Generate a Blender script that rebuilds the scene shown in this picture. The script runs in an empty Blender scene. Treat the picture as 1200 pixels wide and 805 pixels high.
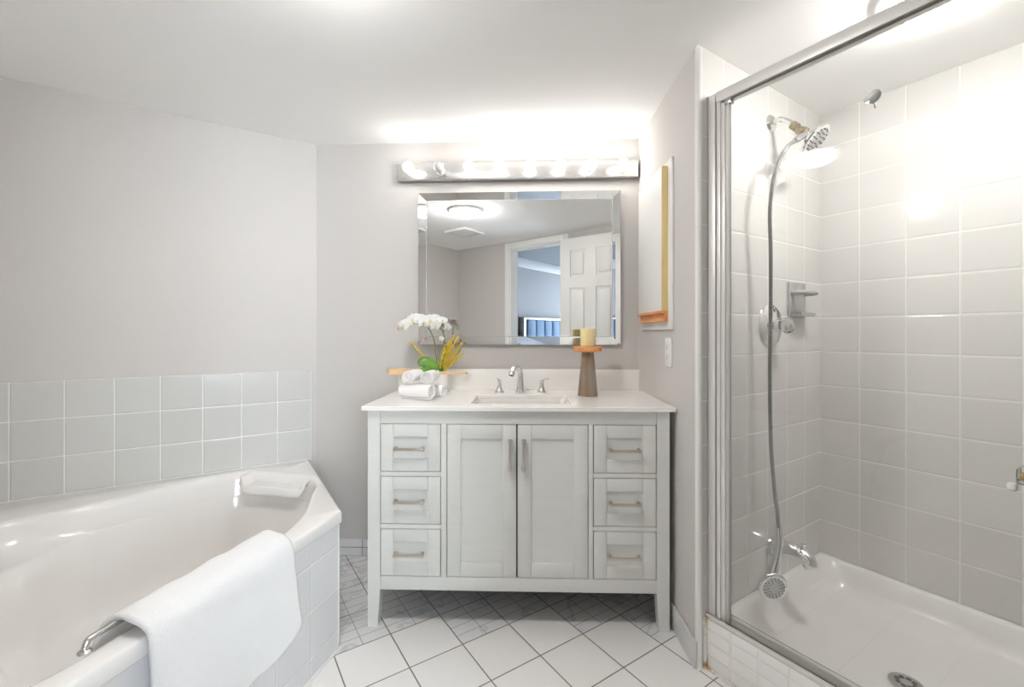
import bpy, bmesh, math, random
from mathutils import Matrix, Vector, noise
random.seed(7)
C = bpy.context.scene.collection
sc = bpy.context.scene
PI = math.pi

# ------------------------------------------------------------------ camera
cam_d = bpy.data.cameras.new('camera'); cam = bpy.data.objects.new('camera', cam_d); C.objects.link(cam)
cam.location = (0, 0, 1.143); cam.rotation_euler = (PI/2, 0, 0)
cam_d.sensor_width = 36; cam_d.lens = 36*514/1200; cam_d.shift_y = -(402.5-391)/1200; cam_d.clip_start = 0.01
sc.camera = cam
# ------------------------------------------------------------------ look
sc.view_settings.view_transform = 'Standard'; sc.view_settings.look = 'None'
sc.view_settings.exposure = 3.42; sc.view_settings.gamma = 1; sc.view_settings.use_curve_mapping = False
sc.cycles.max_bounces = 14; sc.cycles.diffuse_bounces = 12; sc.cycles.glossy_bounces = 6
sc.cycles.transparent_max_bounces = 12
sc.cycles.caustics_reflective = False; sc.cycles.caustics_refractive = False
sc.cycles.use_denoising = True; sc.cycles.sample_clamp_indirect = 6
BULB_E = 2.6        # globe bulbs of the vanity light bar
DOME_E = 12.6        # ceiling lamp over the open floor
DOME_S = 8.4        # ceiling lamp over the shower
SKY_E = 2.5          # overcast daylight outside the bedroom window
w = bpy.data.worlds.new('world'); sc.world = w; w.use_nodes = True
w.node_tree.nodes['Background'].inputs[0].default_value = (0.82, 0.90, 1.0, 1)
w.node_tree.nodes['Background'].inputs[1].default_value = SKY_E

# ------------------------------------------------------------------ frames
H = 2.121
def V2(a, b): return Vector((a, b, 0))
L0 = V2(-1.014, 2.276); R0 = V2(.634, 2.201); R1 = V2(.629, 1.484)
def frame(o, ang, z=0): return Matrix.Translation((o[0], o[1], z)) @ Matrix.Rotation(ang, 4, 'Z')
# the room's own axes: local x = q (from the tub wall towards the doorway wall), local y = p (from the far left corner to the shower)
RM = frame(L0, math.radians(-57))
RMi = RM.inverted()
def rl(v): r = RMi @ v; return (r.x, r.y)
q1, p1 = rl(R1)                                   # outside corner of the shower wall
PS = p1 + .91; QB = 2.525; PL = -1.50             # shower side wall, doorway wall, left wall by the tub
a_w = math.atan2(R0.y-L0.y, R0.x-L0.x)
WM = frame(L0, a_w); WLEN = (R0-L0).length        # vanity wall: x along, y into the wall
VM = frame((-.563, 1.712), math.radians(-1.59))   # vanity: x along its front, y towards the wall
SM = RM @ Matrix.Translation((q1, p1, 0))         # shower: x = w (out from the shower head wall), y = t (along it)
a_r = math.atan2(R1.y-R0.y, R1.x-R0.x)
RW = frame(R0, a_r); RLEN = (R1-R0).length        # right wall: x from the vanity wall towards the camera, y into the wall (+)

# ------------------------------------------------------------------ materials
def nodes(m): return m.node_tree.nodes, m.node_tree.links
def pmat(name, col, rough=.5, metal=0., spec=.5, trans=0., ior=1.45, emit=None, es=0, sss=0, coat=0, bump=None, var=None):
    m = bpy.data.materials.new(name); m.use_nodes = True; n, l = nodes(m); b = n['Principled BSDF']
    b.inputs['Base Color'].default_value = (*col, 1); b.inputs['Roughness'].default_value = rough
    b.inputs['Metallic'].default_value = metal; b.inputs['Specular IOR Level'].default_value = spec
    b.inputs['Transmission Weight'].default_value = trans; b.inputs['IOR'].default_value = ior
    b.inputs['Coat Weight'].default_value = coat; b.inputs['Coat Roughness'].default_value = .05
    if sss: b.inputs['Subsurface Weight'].default_value = sss; b.inputs['Subsurface Scale'].default_value = .01
    if emit: b.inputs['Emission Color'].default_value = (*emit, 1); b.inputs['Emission Strength'].default_value = es
    tc = n.new('ShaderNodeTexCoord')
    if bump:
        s, st, dist = bump
        t = n.new('ShaderNodeTexNoise'); t.inputs['Scale'].default_value = s; t.inputs['Detail'].default_value = 4
        l.new(tc.outputs['Object'], t.inputs['Vector'])
        bp = n.new('ShaderNodeBump'); bp.inputs['Strength'].default_value = st; bp.inputs['Distance'].default_value = dist
        l.new(t.outputs['Fac'], bp.inputs['Height']); l.new(bp.outputs['Normal'], b.inputs['Normal'])
    if var:
        s, col2, lo, hi, stretch = var
        mp = n.new('ShaderNodeMapping'); mp.inputs['Scale'].default_value = stretch; l.new(tc.outputs['Object'], mp.inputs['Vector'])
        t = n.new('ShaderNodeTexNoise'); t.inputs['Scale'].default_value = s; t.inputs['Detail'].default_value = 6
        l.new(mp.outputs[0], t.inputs['Vector'])
        r = n.new('ShaderNodeMapRange'); r.inputs['From Min'].default_value = lo; r.inputs['From Max'].default_value = hi
        l.new(t.outputs['Fac'], r.inputs['Value'])
        mx = n.new('ShaderNodeMix'); mx.data_type = 'RGBA'; mx.inputs[6].default_value = (*col, 1); mx.inputs[7].default_value = (*col2, 1)
        l.new(r.outputs[0], mx.inputs[0]); l.new(mx.outputs[2], b.inputs['Base Color'])
    return m
def M(nt, op, a, b=None, c=None):
    x = nt.nodes.new('ShaderNodeMath'); x.operation = op
    for i, v in enumerate((a, b, c)):
        if v is None: continue
        if isinstance(v, (int, float)): x.inputs[i].default_value = v
        else: nt.links.new(v, x.inputs[i])
    return x.outputs[0]
def ramp01(nt, v, lo, hi):
    r = nt.nodes.new('ShaderNodeMapRange'); r.interpolation_type = 'SMOOTHSTEP'
    r.inputs['From Min'].default_value = lo; r.inputs['From Max'].default_value = hi; nt.links.new(v, r.inputs['Value']); return r.outputs[0]
def mixc(nt, f, a, b):
    x = nt.nodes.new('ShaderNodeMix'); x.data_type = 'RGBA'
    nt.links.new(f, x.inputs[0]) if not isinstance(f, float) else None
    for i, v in ((6, a), (7, b)):
        if isinstance(v, tuple): x.inputs[i].default_value = (*v, 1)
        else: nt.links.new(v, x.inputs[i])
    return x.outputs[2]
def tile_mat(name, col, grout, su, sv, ou=0, ov=0, g=.0022, rough=.12, bumpd=.0012, wob=.02):
    m = bpy.data.materials.new(name); m.use_nodes = True; nt = m.node_tree; b = nt.nodes['Principled BSDF']
    uv = nt.nodes.new('ShaderNodeUVMap'); sp = nt.nodes.new('ShaderNodeSeparateXYZ'); nt.links.new(uv.outputs[0], sp.inputs[0])
    U = M(nt, 'DIVIDE', M(nt, 'SUBTRACT', sp.outputs[0], ou), su); Vv = M(nt, 'DIVIDE', M(nt, 'SUBTRACT', sp.outputs[1], ov), sv)
    du = M(nt, 'MULTIPLY', M(nt, 'PINGPONG', U, .5), su); dv = M(nt, 'MULTIPLY', M(nt, 'PINGPONG', Vv, .5), sv)
    d = M(nt, 'MINIMUM', du, dv)
    tile = ramp01(nt, d, g*.45, g*.9)
    cid = nt.nodes.new('ShaderNodeCombineXYZ'); nt.links.new(M(nt, 'FLOOR', U), cid.inputs[0]); nt.links.new(M(nt, 'FLOOR', Vv), cid.inputs[1])
    wn = nt.nodes.new('ShaderNodeTexWhiteNoise'); wn.noise_dimensions = '2D'; nt.links.new(cid.outputs[0], wn.inputs['Vector'])
    c2 = tuple(x*.95 for x in col)
    tc = mixc(nt, wn.outputs['Value'], col, c2)
    nt.links.new(mixc(nt, tile, grout, tc), b.inputs['Base Color'])
    nt.links.new(M(nt, 'SUBTRACT', .75, M(nt, 'MULTIPLY', tile, .75-rough)), b.inputs['Roughness'])
    nz = nt.nodes.new('ShaderNodeTexNoise'); nz.inputs['Scale'].default_value = 9; nt.links.new(uv.outputs[0], nz.inputs['Vector'])
    pill = ramp01(nt, d, g*.4, g*2.6)
    hgt = M(nt, 'ADD', pill, M(nt, 'MULTIPLY', nz.outputs['Fac'], wob*20))
    bp = nt.nodes.new('ShaderNodeBump'); bp.inputs['Strength'].default_value = 1; bp.inputs['Distance'].default_value = bumpd
    nt.links.new(hgt, bp.inputs['Height']); nt.links.new(bp.outputs[0], b.inputs['Normal'])
    return m
S_FL = .2032
def floor_mat():
    m = bpy.data.materials.new('floor_tiles'); m.use_nodes = True; nt = m.node_tree; b = nt.nodes['Principled BSDF']
    uv = nt.nodes.new('ShaderNodeUVMap'); sp = nt.nodes.new('ShaderNodeSeparateXYZ'); nt.links.new(uv.outputs[0], sp.inputs[0])
    J = M(nt, 'DIVIDE', sp.outputs[0], S_FL); I = M(nt, 'DIVIDE', sp.outputs[1], S_FL)
    jf = M(nt, 'FLOOR', J); i_f = M(nt, 'FLOOR', I)
    thr = M(nt, 'ADD', M(nt, 'GREATER_THAN', i_f, -.5), M(nt, 'MAXIMUM', M(nt, 'SUBTRACT', i_f, 1.0), 0.0))
    pat = M(nt, 'LESS_THAN', jf, M(nt, 'SUBTRACT', thr, .5))
    d = M(nt, 'MULTIPLY', M(nt, 'MINIMUM', M(nt, 'PINGPONG', J, .5), M(nt, 'PINGPONG', I, .5)), S_FL)
    big = ramp01(nt, d, .0014, .0027)
    dj = M(nt, 'MULTIPLY', M(nt, 'PINGPONG', M(nt, 'MULTIPLY', J, 4.0), .5), S_FL/4); di = M(nt, 'MULTIPLY', M(nt, 'PINGPONG', M(nt, 'MULTIPLY', I, 2.0), .5), S_FL/2)
    sub = ramp01(nt, M(nt, 'MINIMUM', dj, di), .0008, .0019)
    # veins on the small bricks
    nz = nt.nodes.new('ShaderNodeTexNoise'); nz.inputs['Scale'].default_value = 7; nz.inputs['Detail'].default_value = 6; nz.inputs['Distortion'].default_value = .8
    nt.links.new(uv.outputs[0], nz.inputs['Vector'])
    vein = ramp01(nt, M(nt, 'ABSOLUTE', M(nt, 'SUBTRACT', nz.outputs['Fac'], .56)), 0.0, .045)
    veined = mixc(nt, vein, (.62, .62, .63), (.78, .78, .785))
    cid = nt.nodes.new('ShaderNodeCombineXYZ'); nt.links.new(jf, cid.inputs[0]); nt.links.new(i_f, cid.inputs[1])
    wn = nt.nodes.new('ShaderNodeTexWhiteNoise'); wn.noise_dimensions = '2D'; nt.links.new(cid.outputs[0], wn.inputs['Vector'])
    plain = mixc(nt, wn.outputs['Value'], (.89, .875, .86), (.865, .85, .835))
    pt = mixc(nt, sub, (.36, .345, .33), veined)
    body = mixc(nt, pat, plain, pt)
    nt.links.new(mixc(nt, big, (.24, .215, .19), body), b.inputs['Base Color'])
    b.inputs['Roughness'].default_value = .38
    bp = nt.nodes.new('ShaderNodeBump'); bp.inputs['Distance'].default_value = .0012
    nt.links.new(big, bp.inputs['Height']); nt.links.new(bp.outputs[0], b.inputs['Normal'])
    return m
def pane_mat(name, tint=(1, 1, 1), refl=1.0):
    m = bpy.data.materials.new(name); m.use_nodes = True; nt = m.node_tree; nt.nodes.remove(nt.nodes['Principled BSDF'])
    tr = nt.nodes.new('ShaderNodeBsdfTransparent'); tr.inputs[0].default_value = (*tint, 1)
    gl = nt.nodes.new('ShaderNodeBsdfGlossy'); gl.inputs['Roughness'].default_value = .01
    fr = nt.nodes.new('ShaderNodeFresnel'); fr.inputs[0].default_value = 1.45
    mx = nt.nodes.new('ShaderNodeMixShader'); nt.links.new(M(nt, 'MULTIPLY', fr.outputs[0], refl), mx.inputs[0])
    nt.links.new(tr.outputs[0], mx.inputs[1]); nt.links.new(gl.outputs[0], mx.inputs[2])
    nt.links.new(mx.outputs[0], nt.nodes['Material Output'].inputs[0]); return m
def emat(name, col, s):
    m = bpy.data.materials.new(name); m.use_nodes = True; nt = m.node_tree; nt.nodes.remove(nt.nodes['Principled BSDF'])
    e = nt.nodes.new('ShaderNodeEmission'); e.inputs[0].default_value = (*col, 1); e.inputs[1].default_value = s
    nt.links.new(e.outputs[0], nt.nodes['Material Output'].inputs[0]); return m

PAINT = pmat('wall_paint', (.595, .572, .553), .75, bump=(180, .15, .001))
CEILP = pmat('ceiling_paint', (.93, .93, .925), .8)
TRIMW = pmat('white_trim_paint', (.80, .80, .785), .5)
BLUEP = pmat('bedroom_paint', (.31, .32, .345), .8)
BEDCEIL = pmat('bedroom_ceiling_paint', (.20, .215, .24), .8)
FLOORM = floor_mat()
CARPET = pmat('bedroom_carpet', (.30, .30, .31), .95, bump=(300, .6, .004))
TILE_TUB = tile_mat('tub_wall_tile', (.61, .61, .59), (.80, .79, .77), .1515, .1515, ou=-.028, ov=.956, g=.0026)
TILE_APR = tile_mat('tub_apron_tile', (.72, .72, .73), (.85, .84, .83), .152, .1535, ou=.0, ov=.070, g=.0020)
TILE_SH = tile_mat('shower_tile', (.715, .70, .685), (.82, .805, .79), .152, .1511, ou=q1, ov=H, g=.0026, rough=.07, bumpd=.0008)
TILE_SH2 = tile_mat('shower_side_tile', (.715, .70, .685), (.82, .805, .79), .152, .1511, ou=q1-.007, ov=H, g=.0026, rough=.07, bumpd=.0008)
TILE_SHY = tile_mat('shower_head_tile', (.715, .70, .685), (.82, .805, .79), .152, .1511, ou=PS, ov=H, g=.0026, rough=.07, bumpd=.0008)
BASET = tile_mat('baseboard_tile', (.76, .76, .77), (.30, .29, .29), .203, .045, ou=.245, ov=0, g=.0026, rough=.3)
BASER = pmat('right_baseboard', (.68, .68, .685), .35, var=(3, (.62, .615, .61), .35, .65, (1, 1, 8)))
TUBW = pmat('tub_acrylic', (.80, .785, .768), .16, coat=.3)
PANW = pmat('shower_pan_acrylic', (.88, .865, .85), .22, coat=.3)
CURBW = tile_mat('curb_embossed', (.87, .86, .845), (.82, .81, .795), .09, .045, ou=0, ov=0, g=.0022, rough=.3, bumpd=.0015)
VANP = pmat('vanity_paint', (.72, .73, .705), .42, bump=(60, .08, .001), var=(4, (.70, .71, .685), .35, .65, (1, 1, 14)))
VAND = pmat('vanity_inner_shade', (.07, .07, .065), .8)  # near-black colour stands in for the shade behind the closed fronts
QUARTZ = pmat('white_quartz', (.90, .885, .865), .18, coat=.3, var=(5, (.875, .855, .835), .45, .7, (1, 1, 1)))
CERAM = pmat('sink_ceramic', (.78, .765, .745), .1, coat=.5)
CHROME = pmat('chrome', (.80, .80, .80), .09, 1)
CHROMED = pmat('worn_chrome', (.62, .62, .61), .22, 1)
NICKEL = pmat('brushed_nickel', (.62, .56, .49), .32, 1)
BARMET = pmat('light_bar_metal', (.66, .65, .64), .20, .85)
ALU = pmat('shower_frame_aluminium', (.76, .745, .725), .40, .30)
ALUD = pmat('dark_strip', (.16, .15, .12), .5)
BRASSD = pmat('tarnished_brass', (.30, .26, .17), .38, .9, var=(40, (.42, .36, .24), .4, .6, (1, 1, 1)))
BRASS = pmat('brass', (.70, .52, .22), .25, 1)
MIRROR = pmat('mirror_silver', (.90, .91, .91), 0.0, 1)
MBACK = pmat('mirror_edge', (.72, .73, .73), .2, .6)
BULB = emat('lit_bulb', (1, .97, .92), BULB_E)
DOME = emat('lit_dome', (1, .975, .94), DOME_E); DOME2 = emat('lit_shower_dome', (1, .975, .94), DOME_S)
BULBG = pmat('clear_globe_glass', (.90, .90, .89), .06, 0, trans=.25)
CLEAR = pane_mat('clear_acrylic', (.93, .94, .94), 1.6)
PANE = pane_mat('shower_glass', (.975, .985, .98), .8)
SEALM = pane_mat('door_seal_vinyl', (.80, .81, .80), 3.0)
WOODL = pmat('beech_wood', (.80, .54, .30), .45, var=(6, (.80, .58, .34), .35, .65, (1, 8, 8)))
WOODO = pmat('orange_cedar', (.68, .26, .08), .4, var=(8, (.78, .38, .16), .35, .65, (1, 12, 12)))
WOODY = pmat('pale_wood_edge', (.76, .60, .30), .5, var=(5, (.70, .53, .25), .35, .65, (8, 8, 1)))
WOODD = pmat('weathered_wood', (.27, .17, .105), .7, bump=(60, .5, .003), var=(9, (.30, .27, .235), .38, .62, (3.5, 3.5, .8)))
WAX = pmat('cream_wax', (.86, .76, .42), .4, sss=.35)
WICK = pmat('candle_wick', (.85, .84, .80), .8)
TOWEL = pmat('white_terry', (.93, .93, .935), .95, bump=(420, 1.0, .004))
ROLLT = pmat('white_rolled_terry', (.93, .92, .915), .95, bump=(500, .9, .003))
POTW = pmat('white_ceramic', (.82, .81, .79), .25)
LEAF = pmat('orchid_leaf', (.10, .26, .03), .35, var=(18, (.20, .40, .06), .4, .65, (1, 1, 1)))
STEM = pmat('orchid_stem', (.22, .27, .05), .5)
PETAL = pmat('white_petal', (.88, .86, .85), .55, sss=.15)
LIP = pmat('yellow_lip', (.84, .72, .35), .5, var=(90, (.45, .10, .05), .55, .7, (1, 1, 1)))
GRASS = pmat('yellow_plume', (.82, .62, .10), .7, var=(60, (.62, .48, .06), .4, .65, (1, 1, 1)))
MOSS = pmat('potting_moss', (.16, .11, .05), .9)
PLAST = pmat('white_plastic', (.82, .82, .80), .35)
SLOT = pmat('socket_slot', (.25, .25, .25), .6)
DOORP = pmat('door_paint', (.76, .76, .74), .4)
VELVET = pmat('blue_velvet', (.11, .20, .33), .75, bump=(30, .3, .004))
SILVER = pmat('silver_frame', (.55, .53, .50), .4, .5)
SHEET = pmat('white_sheet', (.8, .8, .82), .9)
BLACK = pmat('near_black_leaf', (.02, .022, .025), .5)
CAULK = pmat('old_caulk', (.74, .72, .68), .6, var=(28, (.42, .25, .08), .50, .66, (1, 1, 1)))
HOOKM = pmat('frosted_clear_plastic', (.93, .93, .93), .12, 0, trans=.7)
SOAPM = pmat('grey_glazed_ceramic', (.46, .46, .455), .18, .3)
DARKH = pmat('nozzle_rubber', (.10, .10, .10), .6)

# ------------------------------------------------------------------ mesh helpers
class MB:
    def __init__(s): s.bm = bmesh.new()
    def _x(s, vs, mat):
        if mat is not None: bmesh.ops.transform(s.bm, matrix=mat, verts=vs)
    def box(s, x0, x1, y0, y1, z0, z1, bev=0, mat=None, seg=2):
        if x0 > x1: x0, x1 = x1, x0
        if y0 > y1: y0, y1 = y1, y0
        r = bmesh.ops.create_cube(s.bm, size=1); vs = r['verts']
        for v in vs: v.co = Vector(((v.co.x+.5)*(x1-x0)+x0, (v.co.y+.5)*(y1-y0)+y0, (v.co.z+.5)*(z1-z0)+z0))
        if bev:
            es = list({e for v in vs for e in v.link_edges})
            r2 = bmesh.ops.bevel(s.bm, geom=es, offset=bev, segments=seg, profile=.5, affect='EDGES')
            vs = list({v for f in r2['faces'] for v in f.verts} | {v for v in vs if v.is_valid})
        s._x(vs, mat); return s
    def prism(s, pts, z0, z1, mat=None, hole=None):
        bm = s.bm; vs = []; es = []
        for lp in ([pts] + ([hole] if hole else [])):
            vv = [bm.verts.new((x, y, z0)) for x, y in lp]; vs += vv
            es += [bm.edges.new((vv[i], vv[(i+1) % len(vv)])) for i in range(len(vv))]
        r = bmesh.ops.triangle_fill(bm, use_beauty=True, use_dissolve=False, edges=es)
        fs = [g for g in r['geom'] if isinstance(g, bmesh.types.BMFace)]
        r = bmesh.ops.extrude_face_region(bm, geom=fs); nv = [g for g in r['geom'] if isinstance(g, bmesh.types.BMVert)]
        bmesh.ops.translate(bm, vec=(0, 0, z1-z0), verts=nv)
        s._x(vs+nv, mat); return s
    def lathe(s, prof, mat=None, n=32, sx=1, sy=1):
        bm = s.bm; rings = []; allv = []
        for r, z in prof:
            if r < 1e-6: vv = [bm.verts.new((0, 0, z))]
            else: vv = [bm.verts.new((r*math.cos(2*PI*k/n)*sx, r*math.sin(2*PI*k/n)*sy, z)) for k in range(n)]
            rings.append(vv); allv += vv
        for a, b in zip(rings, rings[1:]):
            for k in range(n):
                k2 = (k+1) % n
                if len(a) == 1 and len(b) == 1: continue
                if len(a) == 1: bm.faces.new((a[0], b[k], b[k2]))
                elif len(b) == 1: bm.faces.new((a[k], a[k2], b[0]))
                else: bm.faces.new((a[k], a[k2], b[k2], b[k]))
        for e in (rings[0], rings[-1]):
            if len(e) > 2: bm.faces.new(e)
        s._x(allv, mat); return s
    def tube(s, pts, rad, n=12, mat=None, sub=6, caps=True, squash=1):
        P = smooth_path(pts, sub) if sub > 1 else [Vector(p) for p in pts]
        if not isinstance(rad, (list, tuple)): rad = [rad]*len(pts)
        R = interp(rad, len(P))
        bm = s.bm; rings = []; allv = []; up = None
        for i, p in enumerate(P):
            d = (P[min(i+1, len(P)-1)]-P[max(i-1, 0)]).normalized()
            if up is None:
                up = Vector((0, 0, 1)) if abs(d.z) < .9 else Vector((1, 0, 0))
            x = d.cross(up).normalized(); up = x.cross(d).normalized()
            vv = [bm.verts.new(p + R[i]*(math.cos(2*PI*k/n)*x + squash*math.sin(2*PI*k/n)*up)) for k in range(n)]
            rings.append(vv); allv += vv
        for a, b in zip(rings, rings[1:]):
            for k in range(n): bm.faces.new((a[k], a[(k+1) % n], b[(k+1) % n], b[k]))
        if caps: bm.faces.new(rings[0]); bm.faces.new(rings[-1])
        s._x(allv, mat); return s
    def rings(s, rings, close_last=True, mat=None, close_first=False):
        bm = s.bm; R = [[bm.verts.new(p) for p in r] for r in rings]; n = len(R[0])
        for a, b in zip(R, R[1:]):
            for k in range(n): bm.faces.new((a[k], a[(k+1) % n], b[(k+1) % n], b[k]))
        if close_last: bm.faces.new(R[-1])
        if close_first: bm.faces.new(R[0])
        s._x([v for r in R for v in r], mat); return s
    def grid(s, fn, nu, nv, mat=None):
        bm = s.bm; G = [[bm.verts.new(fn(i/nu, j/nv)) for j in range(nv+1)] for i in range(nu+1)]
        for i in range(nu):
            for j in range(nv): bm.faces.new((G[i][j], G[i+1][j], G[i+1][j+1], G[i][j+1]))
        s._x([v for r in G for v in r], mat); return s
    def sphere(s, c, r, n=20, sz=1, mat=None):
        rr = bmesh.ops.create_uvsphere(s.bm, u_segments=n, v_segments=max(6, n//2), radius=r)
        for v in rr['verts']: v.co = Vector((v.co.x+c[0], v.co.y+c[1], v.co.z*sz+c[2]))
        s._x(rr['verts'], mat); return s
    def build(s, name, m, parent=None, fr=None, smooth=35, solid=None, subsurf=0):
        bm = s.bm; bmesh.ops.recalc_face_normals(bm, faces=bm.faces)
        me = bpy.data.meshes.new(name); uvl = bm.loops.layers.uv.new('UVMap')
        bm.normal_update()
        for f in bm.faces:
            nx, ny, nz = abs(f.normal.x), abs(f.normal.y), abs(f.normal.z)
            for lp in f.loops:
                c = lp.vert.co
                lp[uvl].uv = (c.y, c.z) if nx >= ny and nx >= nz else ((c.x, c.z) if ny >= nz else (c.x, c.y))
        bm.to_mesh(me); bm.free()
        if smooth:
            for p in me.polygons: p.use_smooth = True
            me.set_sharp_from_angle(angle=math.radians(smooth))
        me.materials.append(m)
        o = bpy.data.objects.new(name, me); C.objects.link(o)
        if parent is not None: o.parent = parent
        if fr is not None: o.matrix_local = fr
        if solid: md = o.modifiers.new('solid', 'SOLIDIFY'); md.thickness = solid; md.offset = 0
        if subsurf: md = o.modifiers.new('sub', 'SUBSURF'); md.levels = subsurf; md.render_levels = subsurf
        return o
def smooth_path(pts, sub):
    P = [Vector(p) for p in pts]; out = []
    for i in range(len(P)-1):
        a = P[max(i-1, 0)]; b = P[i]; c = P[i+1]; d = P[min(i+2, len(P)-1)]
        for k in range(sub):
            t = k/sub
            out.append(.5*((2*b)+(c-a)*t+(2*a-5*b+4*c-d)*t*t+(3*b-a-3*c+d)*t**3))
    out.append(P[-1]); return out
def interp(v, n):
    out = []
    for i in range(n):
        x = i/(n-1)*(len(v)-1) if n > 1 else 0; k = min(int(x), len(v)-2) if len(v) > 1 else 0
        out.append(v[k]+(v[k+1]-v[k])*(x-k) if len(v) > 1 else v[0])
    return out
def thing(name, label, cat, fr, group=None):
    o = bpy.data.objects.new(name, None); C.objects.link(o); o.matrix_world = fr; o.empty_display_size = .1
    o['label'] = label; o['category'] = cat
    if group: o['group'] = group
    return o
def tag(o, label, cat, group=None):
    o['label'] = label; o['category'] = cat
    if group: o['group'] = group
    return o
def struct(o, label=None):
    o['kind'] = 'structure'
    if label: o['label'] = label
    return o
def T(x=0, y=0, z=0): return Matrix.Translation((x, y, z))
def RX(a): return Matrix.Rotation(math.radians(a), 4, 'X')
def RY(a): return Matrix.Rotation(math.radians(a), 4, 'Y')
def RZ(a): return Matrix.Rotation(math.radians(a), 4, 'Z')
def look(pos, direction, up=(0, 0, 1)):
    z = Vector(direction).normalized(); x = Vector(up).cross(z)
    if x.length < 1e-4: x = Vector((1, 0, 0))
    x.normalize(); y = z.cross(x); m = Matrix((x, y, z)).transposed().to_4x4(); return Matrix.Translation(pos) @ m

# ================================================================== SETTING
room = [RM.inverted() @ v for v in (L0, R0, R1)]
poly = [(0, PL), (0, 0)] + [(v.x, v.y) for v in room[1:]] + [(q1, PS), (QB, PS), (QB, PL)]
# floor: own frame along the tile grid
th = .98160
FM = Matrix.Translation((-.294, 1.783, 0)) @ Matrix.Rotation(-th, 4, 'Z')
def conv(pts, A, B):
    X = B.inverted() @ A; out = []
    for x, y in pts: v = X @ Vector((x, y, 0)); out.append((v.x, v.y))
    return out
fp = poly[:-1] + [(QB, -.057), (QB+.12, -.057), (QB+.12, -.722), (QB, -.722), (QB, PL)]
struct(MB().prism(conv(fp, RM, FM), -.04, 0).build('floor', FLOORM, fr=FM, smooth=0), 'pale square tiles laid diagonally with a veined brick border')
struct(MB().prism(poly, H, H+.05).build('ceiling', CEILP, fr=RM, smooth=0))
m = MB(); m.box(-.10, 0, PL-.1, .0, 0, H); struct(m.build('wall_left', PAINT, fr=RM, smooth=0))
m = MB(); m.box(-.10, QB+.0, PL-.1, PL, 0, H); struct(m.build('wall_tub_side', PAINT, fr=RM, smooth=0))
m = MB(); m.box(-.03, WLEN+.03, 0, .10, 0, H); struct(m.build('wall_back', PAINT, fr=WM, smooth=0))
# right wall; its frame's y points into the wall?  (x runs towards the camera, so +y is to the right of the room)
m = MB(); m.box(-.05, RLEN-.022, 0, .014, 0, H)
struct(m.build('wall_right', PAINT, fr=RW, smooth=0))
m = MB(); m.prism([(q1, p1+.022), (q1, PS), (q1-.05, PS), rl(R1+Vector((.016, .075, 0))), rl(R1+Vector((.016, .026, 0)))], 0, H)
struct(m.build('wall_shower_head', TILE_SHY, fr=RM, smooth=0), 'white square tiled shower wall carrying the fittings')
m = MB(); m.box(q1-.06, QB+.12, PS, PS+.1, 0, H)
struct(m.build('wall_shower_side', TILE_SH2, fr=RM, smooth=0), 'white square tiled long shower wall')
# rounded end trim where painted wall meets the tile
c0 = RMi @ (R1)
m = MB()
def corner_col(t):
    return (0, 0, 0)
ang = math.radians(-57)
m.lathe([(.012, -.03), (.012, H+.03)], n=24)
o = m.build('trim_1', TRIMW, fr=Matrix.Translation((R1.x+.0120, R1.y+.022, 0))); struct(o, 'rounded white edge trim at the wall corner')
# doorway wall
m = MB(); k0, k1, DH = -.722, -.057, 2.045
m.box(QB, QB+.12, PL-.1, k0, 0, H); m.box(QB, QB+.12, k1, PS+.1, 0, H); m.box(QB, QB+.12, k0, k1, DH, H)
struct(m.build('wall_doorway', PAINT, fr=RM, smooth=0))
m = MB()
for s in (-1, 1):
    x0, x1 = (QB-.014, QB) if s < 0 else (QB+.12, QB+.134)
    m.box(x0, x1, k0-.06, k0, 0, DH+.06, .003); m.box(x0, x1, k1, k1+.06, 0, DH+.06, .003); m.box(x0, x1, k0, k1, DH, DH+.06, .003)
m.box(QB, QB+.12, k0, k0+.012, 0, DH); m.box(QB, QB+.12, k1-.012, k1, 0, DH); m.box(QB, QB+.12, k0, k1, DH-.012, DH)
struct(m.build('trim_2', TRIMW, fr=RM), 'white door casing around the open doorway')
# the door, swung back flat against the wall
def raised_door(wd, ht, th):
    m = MB(); m.box(0, th*.55, 0, wd, 0, ht)          # x thickness, y width
    st = wd*.165; mid = wd*.15; rails = [(0, .20), (.86, 1.02), (1.56, 1.66), (ht-.115, ht)]
    for (x0, x1) in ((-th*.22, 0), (th*.55, th*.78)):
        m.box(x0, x1, 0, st, 0, ht); m.box(x0, x1, wd-st, wd, 0, ht); [m.box(x0, x1, wd/2-mid/2, wd/2+mid/2, za, zb) for za, zb in ((.20, .86), (1.02, 1.56), (1.66, ht-.115))]
        for a, b in rails: m.box(x0, x1, st, wd-st, a, b)
        for (ya, yb) in ((st, wd/2-mid/2), (wd/2+mid/2, wd-st)):
            for (za, zb) in ((.20, .86), (1.02, 1.56), (1.66, ht-.115)):
                xx = x0+.001 if x0 < 0 else x1-.003
                m.box(min(xx, xx+.002)-.001, xx+.004, ya+.028, yb-.028, za+.028, zb-.028, .003)
    return m
d = raised_door(.655, 2.03, .04).build('door_1', DOORP, fr=RM @ T(QB-.062, -.052, .01)); struct(d, 'white six panel door swung open flat against the wall')
m = MB(); m.lathe([(.026, 0), (.026, .004), (.011, .010), (.010, .030), (.022, .040), (.026, .052), (.018, .062), (0, .064)], mat=look((-.009, .60, .92), (-1, 0, 0)))
m.build('door_knob', CHROMED, d)
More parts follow.
